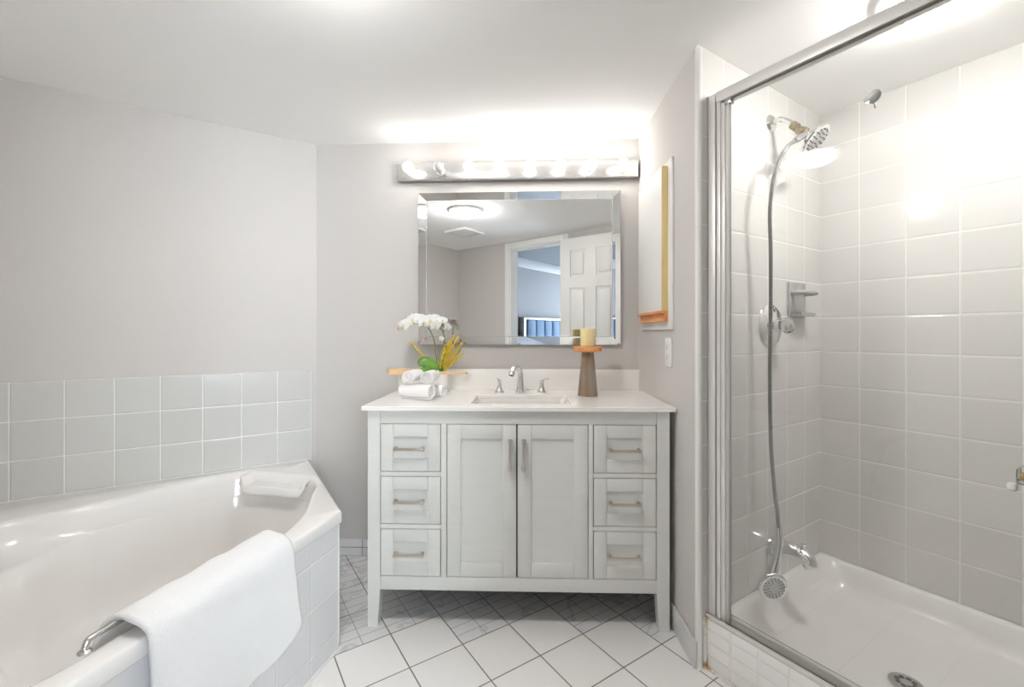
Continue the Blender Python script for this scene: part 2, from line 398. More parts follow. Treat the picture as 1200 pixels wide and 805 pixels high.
# baseboards
m = MB(); m.box(0.03, .62, -.011, 0, 0, .085, .003); struct(m.build('baseboard_back', BASET, fr=WM))
m = MB(); m.box(.40, RLEN-.008, -.011, 0, 0, .095, .004)
struct(m.build('baseboard_right', BASER, fr=RW))
m = MB(); m.box(QB-.011, QB, PL, k0-.06, 0, .085, .003); m.box(1.47, QB-.011, PL, PL+.011, 0, .085, .003)
struct(m.build('baseboard_doorway', BASET, fr=RM))
# tiled splash round the tub
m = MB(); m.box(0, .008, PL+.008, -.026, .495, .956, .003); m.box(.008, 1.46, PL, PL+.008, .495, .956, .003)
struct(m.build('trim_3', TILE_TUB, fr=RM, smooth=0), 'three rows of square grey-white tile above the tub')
# ---- bedroom beyond the doorway
QD = QB+.12; PB = -1.862; QE = 6.6; PE = 1.9; BH = 2.30
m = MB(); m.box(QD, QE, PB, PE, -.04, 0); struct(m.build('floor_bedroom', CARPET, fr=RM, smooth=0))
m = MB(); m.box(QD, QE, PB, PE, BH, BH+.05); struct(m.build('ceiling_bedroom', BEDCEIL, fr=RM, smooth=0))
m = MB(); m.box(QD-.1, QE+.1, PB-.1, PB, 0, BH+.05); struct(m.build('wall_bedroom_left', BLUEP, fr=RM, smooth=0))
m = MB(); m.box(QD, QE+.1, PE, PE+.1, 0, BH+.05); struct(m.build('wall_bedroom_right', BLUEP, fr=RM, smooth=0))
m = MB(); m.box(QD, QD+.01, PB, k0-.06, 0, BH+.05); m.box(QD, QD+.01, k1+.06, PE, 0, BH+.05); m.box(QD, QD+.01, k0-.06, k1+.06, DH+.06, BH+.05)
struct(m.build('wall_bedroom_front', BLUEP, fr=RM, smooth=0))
wa, wb, wz0, wz1 = -1.80, .30, .25, 2.20  # unseen window, placed and sized so its daylight reaches vanity and floor
m = MB(); m.box(QE, QE+.1, PB, wa, 0, BH); m.box(QE, QE+.1, wb, PE, 0, BH); m.box(QE, QE+.1, wa, wb, 0, wz0); m.box(QE, QE+.1, wa, wb, wz1, BH+.05)
struct(m.build('wall_bedroom_far', BLUEP, fr=RM, smooth=0))
m = MB()
for a, b in ((wa, wa+.05), (wb-.05, wb), (-.775, -.725)): m.box(QE+.02, QE+.07, a, b, wz0, wz1)
m.box(QE+.02, QE+.07, wa, wb, wz0, wz0+.05); m.box(QE+.02, QE+.07, wa, wb, wz1-.05, wz1)
wf = struct(m.build('window_1', TRIMW, fr=RM))
MB().box(QE+.043, QE+.047, wa+.05, wb-.05, wz0+.05, wz1-.05).build('pane', PANE, wf)
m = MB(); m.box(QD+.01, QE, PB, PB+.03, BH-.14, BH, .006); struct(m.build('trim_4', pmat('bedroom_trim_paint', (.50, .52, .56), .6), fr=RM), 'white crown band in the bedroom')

# ================================================================== VANITY
van = thing('vanity_cabinet', 'light grey painted vanity cabinet with six drawers and two doors on tapered legs', 'cabinet', VM)
W_ = 1.167; DP = .50
m = MB()
m.box(.006, .024, .02, DP, .146, .845); m.box(W_-.024, W_-.006, .02, DP, .146, .845); m.box(.02, W_-.02, DP-.01, DP, .146, .845)
m.box(.02, W_-.02, .03, DP, .150, .165); m.box(.02, W_-.02, .030, .036, .15, .84)
m.build('carcass', VAND, van)
m = MB()
m.box(.004, .0235, .045, DP-.045, .146, .845); m.build('side_panel', VANP, van)
m = MB(); m.box(W_-.0235, W_-.004, .045, DP-.045, .146, .845); m.build('side_panel', VANP, van)
for side in (0, 1):
    m = MB(); X = (lambda x: x) if side == 0 else (lambda x: W_-x)
    for (ya, yb) in ((0, .045), (DP-.045, DP)):
        bm = m.bm; prof = [(0, .146), (.0485, .146), (.0385, 0), (0, 0)] if side == 0 else [(0, .146), (.0485, .146), (.0395, 0), (0, 0)]
        a = [bm.verts.new((X(x), ya, z)) for x, z in [(0, .845), (.0478, .845)] + prof[1:]]
        b = [bm.verts.new((X(x), yb - (.008 if z == 0 else 0), z)) for x, z in [(0, .845), (.0478, .845)] + prof[1:]]
        bm.faces.new(a); bm.faces.new(b[::-1])
        for i in range(len(a)): bm.faces.new((a[i], a[(i+1) % len(a)], b[(i+1) % len(a)], b[i]))
    m.build('leg', VANP, van, smooth=0)
m = MB(); m.box(.0488, W_-.0488, .0005, .022, .7925, .845, .0006); m.build('top_rail', VANP, van)
m = MB(); m.box(.0488, W_-.0488, .0005, .022, .1455, .1970, .0006); m.build('bottom_rail', VANP, van)
for a, b in ((.2875, .3085), (.858, .8755)): m = MB(); m.box(a, b, .0005, .022, .1975, .7920, .0006); m.build('stile', VANP, van)
for a, b in ((.0488, .287), (.876, W_-.0488)):
    for z0, z1 in ((.5875, .6050), (.3832, .4003)): m = MB(); m.box(a, b, .0015, .022, z0, z1, .0006); m.build('divider', VANP, van)
def shaker(x0, x1, z0, z1, st, rt, rb=None):
    rb = rb or rt; m = MB(); g = .0005; e = .0009
    m.box(x0, x0+st-g, .001, .022, z0, z1, e); m.box(x1-st+g, x1, .001, .022, z0, z1, e)
    m.box(x0+st, x1-st, .001, .022, z1-rt+g, z1, e); m.box(x0+st, x1-st, .001, .022, z0, z0+rb-g, e)
    m.box(x0+st-.004, x1-st+.004, .008, .018, z0+rb-.004, z1-rt+.004); return m
def pull(cx, cz, ln, vert, parent):
    m = MB(); r = RY(90) if vert else Matrix.Identity(4); mt = T(cx, 0, cz) @ r; h = ln/2
    m.box(-h, h, -.027, -.018, -.0048, .0048, .0012, mt)
    for s in (-1, 1): m.box(s*(h-.002), s*(h-.013), -.026, .001, -.0068, .0068, .0012, mt)
    return m.build('pull_handle', NICKEL, parent)
for (x0, x1) in ((.0503, .2853-.0003), (.8780, 1.1165)):
    for (z0, z1) in ((.6068, .7908), (.4022, .5858), (.1990, .3815)):
        d = shaker(x0+.0008, x1-.0008, z0+.0008, z1-.0008, .049, .049).build('drawer', VANP, van); pull((x0+x1)/2-.0025, (z0+z1)/2-.002, .120, False, d)
d = shaker(.3115, .5795, .1998, .7900, .0525, .0545).build('door', VANP, van); pull(.5566, .676, .122, True, d)
d = shaker(.5850, .8550, .1998, .7900, .0525, .0545).build('door', VANP, van); pull(.6075, .676, .122, True, d)
m = MB(); m.lathe([(.016, .108), (.016, .118), (.010, .122), (.010, .150)], T(.556, .12, 0), 20); m.build('levelling_foot', PLAST, van)

# countertop, splash, sink, faucet
ct = thing('countertop', 'white quartz countertop with low backsplash on the grey vanity', 'countertop', VM)
sx0, sx1, sy0, sy1 = .392, .800, .062, .318
def rrect(x0, x1, y0, y1, r, n=8):
    out = []
    for cx, cy, a0 in ((x1-r, y1-r, 0), (x0+r, y1-r, 90), (x0+r, y0+r, 180), (x1-r, y0+r, 270)):
        for k in range(n+1):
            a = math.radians(a0+90*k/n); out.append((cx+r*math.cos(a), cy+r*math.sin(a)))
    return out
m = MB(); m.prism([(-.020, -.018), (1.186, -.018), (1.186, .521), (-.020, .521)], .845, .862, hole=rrect(sx0, sx1, sy0, sy1, .022))
o = m.build('slab', QUARTZ, ct, smooth=30)
bv = o.modifiers.new('b', 'BEVEL'); bv.width = .002; bv.segments = 2; bv.limit_method = 'ANGLE'; bv.angle_limit = math.radians(50)
m = MB(); m.box(-.020, 1.186, .503, .521, .8622, .965, .002); m.build('backsplash', QUARTZ, ct)
sk = thing('undermount_sink', 'white rectangular undermount sink set in the vanity countertop', 'sink', VM)
m = MB(); n_ = 10
def sring(ins, z, r): return [(x, y, z) for x, y in rrect(sx0+ins, sx1-ins, sy0+ins, sy1-ins, r, n_)]
m.rings([sring(-.018, .8445, .03), sring(.002, .8445, .022), sring(.006, .835, .024), sring(.012, .76, .03), sring(.03, .728, .04), sring(.09, .722, .03)])
m.build('basin', CERAM, sk, solid=None)
m = MB(); m.lathe([(.022, .7235), (.022, .7265), (.014, .7275), (0, .7275)], T(.596, .19, 0), 24); m.build('drain', CHROME, sk)
fa = thing('faucet', 'chrome widespread faucet spout behind the sink, between its two handles', 'faucet', VM @ T(.592, .402, .862))
m = MB(); m.lathe([(.026, 0), (.026, .004), (.022, .008), (.018, .03), (.0145, .07)], n=28)
m.tube([(0, 0, .06), (0, 0, .085), (-.006, -.008, .107), (-.018, -.032, .122), (-.031, -.064, .118), (-.038, -.088, .100)], [.0145, .014, .0135, .0135, .0135, .0125], 16)
m.build('spout', CHROME, fa)
m = MB(); m.lathe([(.0135, 0), (.0135, .010), (.011, .012), (.011, 0)], look((-.038, -.088, .100), (-.3, -.5, -1)), 16); m.build('aerator', CHROMED, fa)
for i, x in enumerate((-.100, .102)):
    hd = MB(); hd.lathe([(.024, 0), (.024, .003), (.018, .010), (.011, .030), (.0085, .046), (.010, .054), (.006, .060), (0, .061)], T(x, 0, 0), 24)
    hd.tube([(x, 0, .056), (x+(.016 if i else -.004), -.012, .064), (x+(.030 if i else -.008), -.026, .068)], [.0055, .005, .004], 10, squash=.6)
    hd.build('handle', CHROME, fa)

# ================================================================== candle
CP = VM.inverted() @ Vector((.344, 1.992, 0))
ch = thing('candle_holder', 'tapered dark weathered wood candle holder with a round plate on top', 'candle holder', VM @ T(CP.x, CP.y, .8622))
m = MB(); m.lathe([(.0445, 0), (.0445, .004), (.044, .01), (.0265, .198), (.0265, .2)], n=40); m.build('stem', WOODD, ch)
m = MB(); m.lathe([(.026, .2), (.061, .2), (.0645, .203), (.0645, .219), (.062, .223), (0, .223)], n=40); m.build('plate', WOODO, ch)
cd = thing('pillar_candle', 'cream pillar candle standing on the wooden holder', 'candle', VM @ T(CP.x, CP.y, 1.0853))
m = MB(); m.lathe([(.031, 0), (.0335, .003), (.034, .01), (.034, .078), (.032, .081), (.028, .0785), (.01, .076), (0, .0755)], n=40); m.build('wax', WAX, cd)
m = MB(); m.tube([(0, 0, .074), (.001, 0, .083), (.0035, 0, .089)], .0014, 8); m.build('wick', WICK, cd)

# ================================================================== rolled hand towels
def roll(name, label, L, R, fr, flat=1.0, seed=0):
    turns = 3.6; n = 150; tk = R/(turns+.9); m = MB(); ii = [0]
    def sp(u, off):
        a = u*turns*2*PI + seed; r = .10*R + (R*.90)*u - off
        return r*math.cos(a), r*math.sin(a)*flat
    bm = m.bm; nl = 14; rings = []
    for s in range(nl+1):
        y = L*(s/nl-.5); e = 1-.05*abs(2*s/nl-1)**6; ring = []
        for k in range(n+1):
            u = k/n; x, z = sp(u, 0); wob = 1+.012*noise.noise(Vector((x*40, y*30, z*40+seed)))
            ring.append((x*wob*e, y+(.0035*math.sin(u*9+seed) if s in (0, nl) else 0), z*wob*e))
        for k in range(n, -1, -1):
            u = k/n; x, z = sp(u, tk*.80); ring.append((x*e, y+(.003*math.sin(u*9+seed) if s in (0, nl) else 0), z*e))
        rings.append(ring)
    V = [[bm.verts.new(p) for p in r] for r in rings]; N = len(V[0])
    for a, b in zip(V, V[1:]):
        for k in range(N): bm.faces.new((a[k], a[(k+1) % N], b[(k+1) % N], b[k]))
    for E_ in (V[0], V[-1]):
        for k in range(n): bm.faces.new((E_[k], E_[k+1], E_[N-2-k], E_[N-1-k]))
    o = m.build(name, ROLLT, fr=fr, smooth=50); tag(o, label, 'towel', 'rolled hand towels on the countertop'); return o
def vpt(x, y, z=0): v = VM.inverted() @ Vector((x, y, 0)); return VM @ T(v.x, v.y, z)
zc = .8635
roll('rolled_towel', 'white rolled hand towel lying lengthwise at the front of the towel stack', .150, .036, vpt(-.408, 1.872, zc+.0345) @ RZ(-112), .95, 1.2)
roll('rolled_towel', 'white rolled hand towel at the back right, bottom of the towel stack', .140, .031, vpt(-.362, 1.960, zc+.0295) @ RZ(-112), .95, 2.6)
roll('rolled_towel', 'left one of two white rolled towels on top, spiral end facing out', .120, .031, vpt(-.428, 1.905, zc+.0965) @ RZ(-8), .95, .4)
roll('rolled_towel', 'right one of two white rolled towels on top, spiral end facing out', .120, .033, vpt(-.357, 1.915, zc+.0945) @ RZ(-2), .95, 3.3)

# ================================================================== orchid in white planter
OM = vpt(-.425, 2.115, .8622)
orc = thing('potted_orchid', 'white flowering orchid with yellow plumes in a low white rectangular planter', 'plant', OM)
m = MB(); m.prism(rrect(-.118, .118, -.045, .045, .012, 5), 0, .089, hole=None); m.box(-.108, .108, -.036, .036, .082, .094)
m = MB(); out = rrect(-.118, .118, -.045, .045, .014, 5); inn = rrect(-.111, .111, -.038, .038, .010, 5)
m.rings([[(x*.97, y*.97, 0) for x, y in out], [(x, y, .006) for x, y in out], [(x, y, .089) for x, y in out], [(x, y, .089) for x, y in inn], [(x, y, .02) for x, y in inn]], close_first=True)
m.build('planter', POTW, orc)
m = MB(); m.box(-.110, .110, -.037, .037, .022, .078, .004); m.build('moss', MOSS, orc)
# coordinates below are relative to the planter: x right, y back, z above the countertop
def oz(x, z, y=0): return (x+.425, y, z-.862)
m = MB(); m.tube([oz(-.352, .93), oz(-.356, .98, -.01), oz(-.364, 1.046, -.015), oz(-.374, 1.12, -.02), oz(-.40, 1.172, -.03), oz(-.453, 1.193, -.035), oz(-.50, 1.186, -.04), oz(-.537, 1.170, -.045)], [.0032, .0032, .003, .003, .0026, .0022, .0018, .0012], 8)
m.build('flower_stem', STEM, orc)
m = MB(); m.tube([oz(-.338, .93, .01), oz(-.334, .99, .01), oz(-.322, 1.06, 0), oz(-.319, 1.10, 0), oz(-.328, 1.15, -.01), oz(-.318, 1.195, -.015), oz(-.300, 1.185, -.02)], [.003, .003, .0028, .0026, .0022, .0018, .0012], 8)
m.tube([oz(-.320, 1.09, 0), oz(-.330, 1.11, -.01), oz(-.336, 1.115, -.014)], [.002, .0016, .001], 6)
m.build('flower_stem', STEM, orc)
def petal(m, L, Wd, curl, cup, mat):
    def fn(u, v):
        y = u*L; prof = math.sin(PI*min(1, (u*.93+.06))**.8)**.62; x = (v-.5)*Wd*prof
        z = curl*(u**2)*L + cup*((v-.5)*2)**2*prof*L + .0010*math.sin(v*20+u*7)
        return (x, y, z)
    m.grid(fn, 9, 8, mat)
def flower(mat, s=1.0, seed=0):
    R_ = random.Random(seed); m = MB()
    for a, L, Wd, cu in ((0, .026, .017, -.10), (128, .025, .016, -.12), (-128, .025, .016, -.12)):
        petal(m, L*s, Wd*s, cu+R_.uniform(-.1, .1), .10, mat @ RZ(a+R_.uniform(-6, 6)) @ T(0, .002, -.001))
    for a in (66, -66):
        petal(m, .029*s, .034*s, -.05+R_.uniform(-.15, .1), .10, mat @ RZ(a+R_.uniform(-6, 6)) @ T(0, .002, .0012))
    f = m.build('flower', PETAL, orc, smooth=60, solid=.0008)
    l = MB(); l.tube([(0, 0, 0), (0, -.004*s, .006*s), (0, -.010*s, .008*s), (0, -.015*s, .004*s)], [.0018*s, .003*s, .003*s, .001*s], 8, mat, squash=.6)
    for q in (-1, 1): l.tube([(0, -.003*s, .004*s), (q*.005*s, -.004*s, .009*s), (q*.006*s, -.001*s, .013*s)], [.002*s, .0028*s, .0008*s], 6, mat, squash=.5)
    l.sphere((0, .002*s, .004*s), .003*s, 8, mat=mat); l.build('flower_lip', LIP, f, smooth=60)
FL = [(-.532, 1.172, -.055, (-.9, -.5, -.1), .95), (-.506, 1.180, -.060, (-.5, -.9, .0), 1.05), (-.497, 1.196, -.02, (.1, -.6, .5), 1.0), (-.462, 1.208, -.062, (-.15, -1, .1), 1.15),
      (-.440, 1.218, -.03, (.2, -.7, .6), 1.1), (-.412, 1.195, -.060, (.15, -1, .0), 1.1), (-.383, 1.205, -.055, (.35, -.95, .1), 1.15), (-.362, 1.217, -.02, (.5, -.6, .5), 1.0),
      (-.362, 1.180, -.045, (.5, -.8, -.2), 1.0), (-.330, 1.203, -.025, (.3, -.8, .3), .9), (-.306, 1.175, -.03, (.8, -.6, -.1), .8), (-.336, 1.118, -.02, (-.3, -.9, .1), .5)]
for i, (x, z, y, dr, s) in enumerate(FL):
    flower(look(oz(x, z, y), dr) @ RZ(random.Random(i+3).uniform(-25, 25)), s, i)
def leafmesh(pts, wd, mat=None):
    P = smooth_path(pts, 6); m = MB(); n = len(P)-1
    def fn(u, v):
        i = min(int(round(u*n)), n); p = P[i]; d = (P[min(i+1, n)]-P[max(i-1, 0)]).normalized()
        sd = d.cross(Vector((0, -1, .25))).normalized(); wv = wd*math.sin(PI*min(1, .08+u*.92))**.6
        return p + sd*(v-.5)*wv + Vector((0, .006*(2*v-1)**2-.0, -.004*(1-(2*v-1)**2)))
    m.grid(fn, n, 8); return m
leafmesh([oz(-.350, .955, -.01), oz(-.375, .985, -.03), oz(-.402, 1.004, -.04), oz(-.425, 1.006, -.045), oz(-.437, .995, -.05)], .058).build('leaf', LEAF, orc, smooth=60, solid=.0018)
leafmesh([oz(-.345, .955, 0), oz(-.340, .985, -.01), oz(-.335, 1.01, -.012), oz(-.330, 1.02, -.02)], .030).build('leaf', LEAF, orc, smooth=60, solid=.0015)
leafmesh([oz(-.395, .953, -.03), oz(-.405, .972, -.055), oz(-.418, .968, -.085), oz(-.424, .956, -.10)], .030).build('leaf', LEAF, orc, smooth=60, solid=.0015)
leafmesh([oz(-.395, .953, -.03), oz(-.395, .968, -.06), oz(-.400, .958, -.085), oz(-.402, .945, -.095)], .020).build('leaf', LEAF, orc, smooth=60, solid=.0015)
def plume(base, tip, wd, seed):
    R_ = random.Random(seed); b = Vector(base); t = Vector(tip); m = MB(); ax = t-b
    bend = Vector((.02*(-1 if ax.x < 0 else 1), 0, .0))
    P = [b, b+ax*.35-bend*.5, b+ax*.7-bend*.4, t]; m.tube(P, [.0013, .0013, .001, .0005], 5, sub=4)
    S = smooth_path(P, 10); n = len(S)
    for k in range(130):
        i = int(n*R_.uniform(.22, .98)); p = S[min(i, n-1)]; d = (S[min(i+1, n-1)]-S[max(i-1, 0)]).normalized()
        sd = Vector((R_.uniform(-1, 1), R_.uniform(-1, 1), R_.uniform(-1, 1))); sd = (sd-sd.dot(d)*d).normalized()
        L = wd*R_.uniform(.6, 1.2)*(1-.4*i/n); e = p+d*L*1.6+sd*L*.55
        m.tube([p, p*.5+e*.5+sd*L*.10, e], [.0009, .0018, .0004], 4, sub=2)
    return m.build('plume', GRASS, orc, smooth=60)
plume(oz(-.365, .95, -.01), oz(-.482, 1.100, -.03), .012, 1)
plume(oz(-.372, .95, -.01), oz(-.455, 1.070, -.02), .012, 11)
for i, (bx, tx, tz, ty) in enumerate([(-.335, -.322, 1.085, .0), (-.33, -.305, 1.105, .02), (-.33, -.283, 1.13, .01), (-.325, -.262, 1.12, -.01), (-.33, -.248, 1.09, .0), (-.325, -.232, 1.045, -.02), (-.325, -.255, 1.06, .02), (-.338, -.318, 1.06, -.03), (-.33, -.29, 1.08, -.03), (-.33, -.275, 1.04, .0)]):
    plume(oz(bx, .95, 0), oz(tx, tz, ty), .014, 20+i)

# bath brush resting across the planter
bb = thing('bath_brush', 'long handled wooden bath brush lying across the white planter', 'brush', vpt(-.40, 2.076, .9515) @ RZ(1.5))
m = MB(); pts = []
def bw_(x): return .026 if x < -.075 else (.026-.016*min(1, (x+.075)/.05) if x < -.02 else .010+.002*math.sin((x+.02)*12))
xs = [-.190+.38*i/50 for i in range(51)]
up_ = [(x, bw_(x)*(math.sqrt(max(0, 1-((-.165-x)/.025)**2)) if x < -.165 else 1)*(math.sqrt(max(0, 1-((x-.178)/.012)**2)) if x > .178 else 1)) for x in xs]
out = [(x, max(y, .0006)) for x, y in up_] + [(x, -max(y, .0006)) for x, y in reversed(up_)]
m.prism(out, 0, .012); o = m.build('handle', WOODL, bb, smooth=40)
m = MB(); hh = [(-.128+.050*math.cos(2*PI*k/40), .0225*math.sin(2*PI*k/40)) for k in range(40)]
hh = rrect(-.186, -.078, -.0225, .0225, .02, 8); m.prism(hh, .0122, .026); m.build('brush_head', WOODL, bb, smooth=40)
m = MB(); m.tube([(.186, 0, .006), (.196, .004, .002), (.198, .012, -.018), (.192, .006, -.028), (.190, -.004, -.016), (.186, 0, .004)], .0012, 6); m.build('hanging_cord', PLAST, bb)

# ================================================================== mirror
mx0, mx1, mz0, mz1, bz = .540, 1.5565, 1.089, 1.8565, .040
mir = thing('wall_mirror', 'large rectangular mirror with wide angled silver edges above the grey vanity', 'mirror', WM)
m = MB(); m.box(mx0, mx1, -.0165, -.0005, mz0, mz1, .001); m.build('backing', MBACK, mir)
m = MB(); m.box(mx0+bz, mx1-bz, -.0185, -.0168, mz0+bz, mz1-bz); m.build('mirror_glass', MIRROR, mir, smooth=0)
m = MB()
for a, b, c, d_ in ((mx0+bz-.0012, mx0+bz+.0012, mz0+bz, mz1-bz), (mx1-bz-.0012, mx1-bz+.0012, mz0+bz, mz1-bz), (mx0+bz-.0012, mx1-bz+.0012, mz0+bz-.0012, mz0+bz+.0012), (mx0+bz-.0012, mx1-bz+.0012, mz1-bz-.0012, mz1-bz+.0012)): m.box(a, b, -.0194, -.0165, c, d_)
m.build('inner_bead', MBACK, mir)
yo, yi = -.0240, -.0188
oc = [(mx0, mz0), (mx1, mz0), (mx1, mz1), (mx0, mz1)]; ic = [(mx0+bz, mz0+bz), (mx1-bz, mz0+bz), (mx1-bz, mz1-bz), (mx0+bz, mz1-bz)]
for k in range(4):
    m = MB(); bm = m.bm; k2 = (k+1) % 4
    fr_ = [bm.verts.new((oc[k][0], yo, oc[k][1])), bm.verts.new((oc[k2][0], yo, oc[k2][1])), bm.verts.new((ic[k2][0], yi, ic[k2][1])), bm.verts.new((ic[k][0], yi, ic[k][1]))]
    bk = [bm.verts.new((v.co.x, -.0168, v.co.z)) for v in fr_]
    bm.faces.new(fr_); bm.faces.new(bk)
    for i in range(4): bm.faces.new((fr_[i], fr_[(i+1) % 4], bk[(i+1) % 4], bk[i]))
    m.build('bevelled_strip', MIRROR, mir, smooth=0)

# ================================================================== light bar
lb = thing('vanity_light_bar', 'long brushed metal light bar with eight globe bulbs above the mirror', 'light fixture', WM)
m = MB(); m.box(.437, 1.640, -.045, -.0005, 1.918, 1.999, .003); m.build('housing', BARMET, lb)
for x in (.590, 1.487): m = MB(); m.lathe([(.0045, 0), (.0045, .002), (.0028, .004), (0, .0042)], look((x, -.045, 1.958), (0, -1, 0)), 12); m.build('screw', CHROME, lb)
for i in range(8):
    x = .510+i*.1493
    s = MB(); s.lathe([(.0225, 0), (.0225, .003), (.0165, .004), (.0165, .022), (.014, .022), (.014, .004)], look((x, -.045, 1.958), (0, -1, 0)), 24)
    s.build('socket', PLAST, lb)
    b = MB(); b.lathe([(.012, .012), (.013, .022), (.0165, .030), (.0225, .043), (.0250, .055), (.0245, .064), (.0205, .074), (.012, .0815), (0, .0835)], look((x, -.045, 1.958), (0, -1, 0)), 24)
    o = b.build('bulb', BULBG if i == 1 else BULB, lb, smooth=60)
    if i == 1: o['label'] = 'unlit clear globe bulb'

# ================================================================== right wall: cabinet, outlet
# positions by distance s from the vanity wall along the right wall (x), out of the wall is -y
wc = thing('wall_cabinet', 'shallow white wall cabinet with pale wood edge and orange wooden shelf on right wall', 'cabinet', RW)
Y2x = lambda Y: 2.201-Y
m = MB(); m.box(Y2x(2.12), Y2x(1.705), -.010, -.0005, 1.160, 1.833, .002); m.build('backplate', TRIMW, wc)
m = MB(); m.box(Y2x(2.075), Y2x(1.752), -.034, -.0105, 1.236, 1.812, .001); m.build('door', TRIMW, wc)
m = MB(); m.box(Y2x(1.7515), Y2x(1.747), -.034, -.0105, 1.236, 1.812); m.build('edge_strip', WOODY, wc)
m = MB(); m.box(Y2x(2.078), Y2x(1.742), -.040, -.0105, 1.224, 1.2355, .002); m.box(Y2x(2.078), Y2x(1.742), -.037, -.0105, 1.192, 1.204, .004)
m.box(Y2x(2.074), Y2x(1.746), -.026, -.0105, 1.2035, 1.2245); m.build('shelf', WOODO, wc)
ol = thing('outlet_plate', 'white double socket plate on the right wall below the cabinet', 'outlet', RW)
m = MB(); m.box(Y2x(1.795), Y2x(1.722), -.006, -.0005, 1.011, 1.127, .002); m.build('plate', PLAST, ol)
for z in (1.047, 1.091):
    m = MB(); m.box(Y2x(1.776), Y2x(1.741), -.0085, -.0058, z-.0165, z+.0165, .0012); r_ = m.build('receptacle', PLAST, ol)
    m = MB(); m.box(Y2x(1.7665), Y2x(1.7645), -.0089, -.0083, z-.002, z+.006); m.box(Y2x(1.7525), Y2x(1.7505), -.0089, -.0083, z-.002, z+.006); m.lathe([(.0022, 0), (.0022, .0006), (0, .0006)], look((Y2x(1.7585), -.0083, z-.008), (0, -1, 0)), 10); m.build('slot', SLOT, r_)

# ================================================================== corner tub
# tub frame: x = q (out from the left wall), y = p measured from the left room corner
tub = thing('corner_bathtub', 'large white acrylic corner bathtub with tiled front apron', 'bathtub', RM)
E1 = (.785, -.040); E2 = (1.455, PL+.755)
tz = .50
def st2pq(s, t):                     # s along the front, t from the corner towards the front
    a = (t+s)/math.sqrt(2); b = (t-s)/math.sqrt(2); return (b, a+PL)   # (q, p)
half = [(0, .500), (.158, .525), (.274, .600), (.425, .676), (.58, .752), (.737, .852), (.790, .915), (.797, 1.09), (.782, 1.233), (.71, 1.315), (.620, 1.362), (.465, 1.450), (.315, 1.500), (.18, 1.503), (0, 1.503)]
loop = [(s, t) for s, t in half] + [(-s, t) for s, t in reversed(half[1:-1])]
def closed_smooth(P, sub):
    n = len(P); out = []
    for i in range(n):
        a, b, c, d = [Vector((*P[(i+k) % n], 0)) for k in (-1, 0, 1, 2)]
        for k in range(sub):
            t = k/sub; v = .5*((2*b)+(c-a)*t+(2*a-5*b+4*c-d)*t*t+(3*b-a-3*c+d)*t**3); out.append((v.x, v.y))
    return out
basin = closed_smooth(loop, 6)
def pq2st(q, p): a = p-PL; return ((a-q)/math.sqrt(2), (a+q)/math.sqrt(2))
outer_pq = [(.001, PL+.009), (.001, E1[1]), E1, E2, (E2[0], PL+.009)]
outer_pq[0] = (.009, PL+.009); outer_pq[1] = (.009, E1[1])
outer = [pq2st(*v) for v in outer_pq]
cen = (0, 1.02)
def ray(polyg, a):
    dx, dy = math.cos(a), math.sin(a); best = 0
    for i in range(len(polyg)):
        x1, y1 = polyg[i][0]-cen[0], polyg[i][1]-cen[1]; x2, y2 = polyg[(i+1) % len(polyg)][0]-cen[0], polyg[(i+1) % len(polyg)][1]-cen[1]
        den = dx*(y2-y1)-dy*(x2-x1)
        if abs(den) < 1e-12: continue
        r = (x1*(y2-y1)-y1*(x2-x1))/den; u = (x1*dy-y1*dx)/den
        if r > 0 and -1e-6 <= u <= 1+1e-6: best = max(best, r)
    return best
angs = sorted([2*PI*k/180 for k in range(180)] + [math.atan2(v[1]-cen[1], v[0]-cen[0]) % (2*PI) for v in outer])
RO = [ray(outer, a) for a in angs]; RI = [ray(basin, a) for a in angs]
def shelf(a):                          # seat width along the back of the basin
    s = math.sin(a); c = abs(math.cos(a))
    if s > 0: return 0
    x = min(1, max(0, (c-.25)/.42)); return .15*(1-x*x*(3-2*x))
def ring(Rf, z): 
    out = []
    for i, a in enumerate(angs):
        r = Rf(i, a); q, p = st2pq(cen[0]+r*math.cos(a), cen[1]+r*math.sin(a)); out.append((q, p, z(a) if callable(z) else z))
    return out
def zs(zn, zf):
    return lambda a: zn
RR = [ring(lambda i, a: RO[i]-.03, .456), ring(lambda i, a: RO[i]-.002, .456), ring(lambda i, a: RO[i], .459), ring(lambda i, a: RO[i], .492), ring(lambda i, a: RO[i]-.0025, .4975), ring(lambda i, a: RO[i]-.008, tz),
      ring(lambda i, a: RI[i]+.016, tz), ring(lambda i, a: RI[i]+.005, .4975), ring(lambda i, a: RI[i]-.004, .488), ring(lambda i, a: RI[i]-.010, .470), ring(lambda i, a: RI[i]-.022, .425),
      ring(lambda i, a: RI[i]-.028-.03*min(1, shelf(a)/.1), .403), ring(lambda i, a: RI[i]-.030-shelf(a)*.85-.0, lambda a: .403-.006*(shelf(a) > .01)), ring(lambda i, a: RI[i]-.034-shelf(a), .392),
      ring(lambda i, a: RI[i]-.05-shelf(a)*1.05, .34), ring(lambda i, a: RI[i]-.085-shelf(a)*1.1, .20), ring(lambda i, a: RI[i]-.115-shelf(a)*1.12, .135), ring(lambda i, a: RI[i]-.16-shelf(a)*1.15, .10), ring(lambda i, a: (RI[i]-.2)*.5-shelf(a)*.5, .090), ring(lambda i, a: .03, .088)]
m = MB(); m.rings(RR); m.build('tub_shell', TUBW, tub, smooth=70)
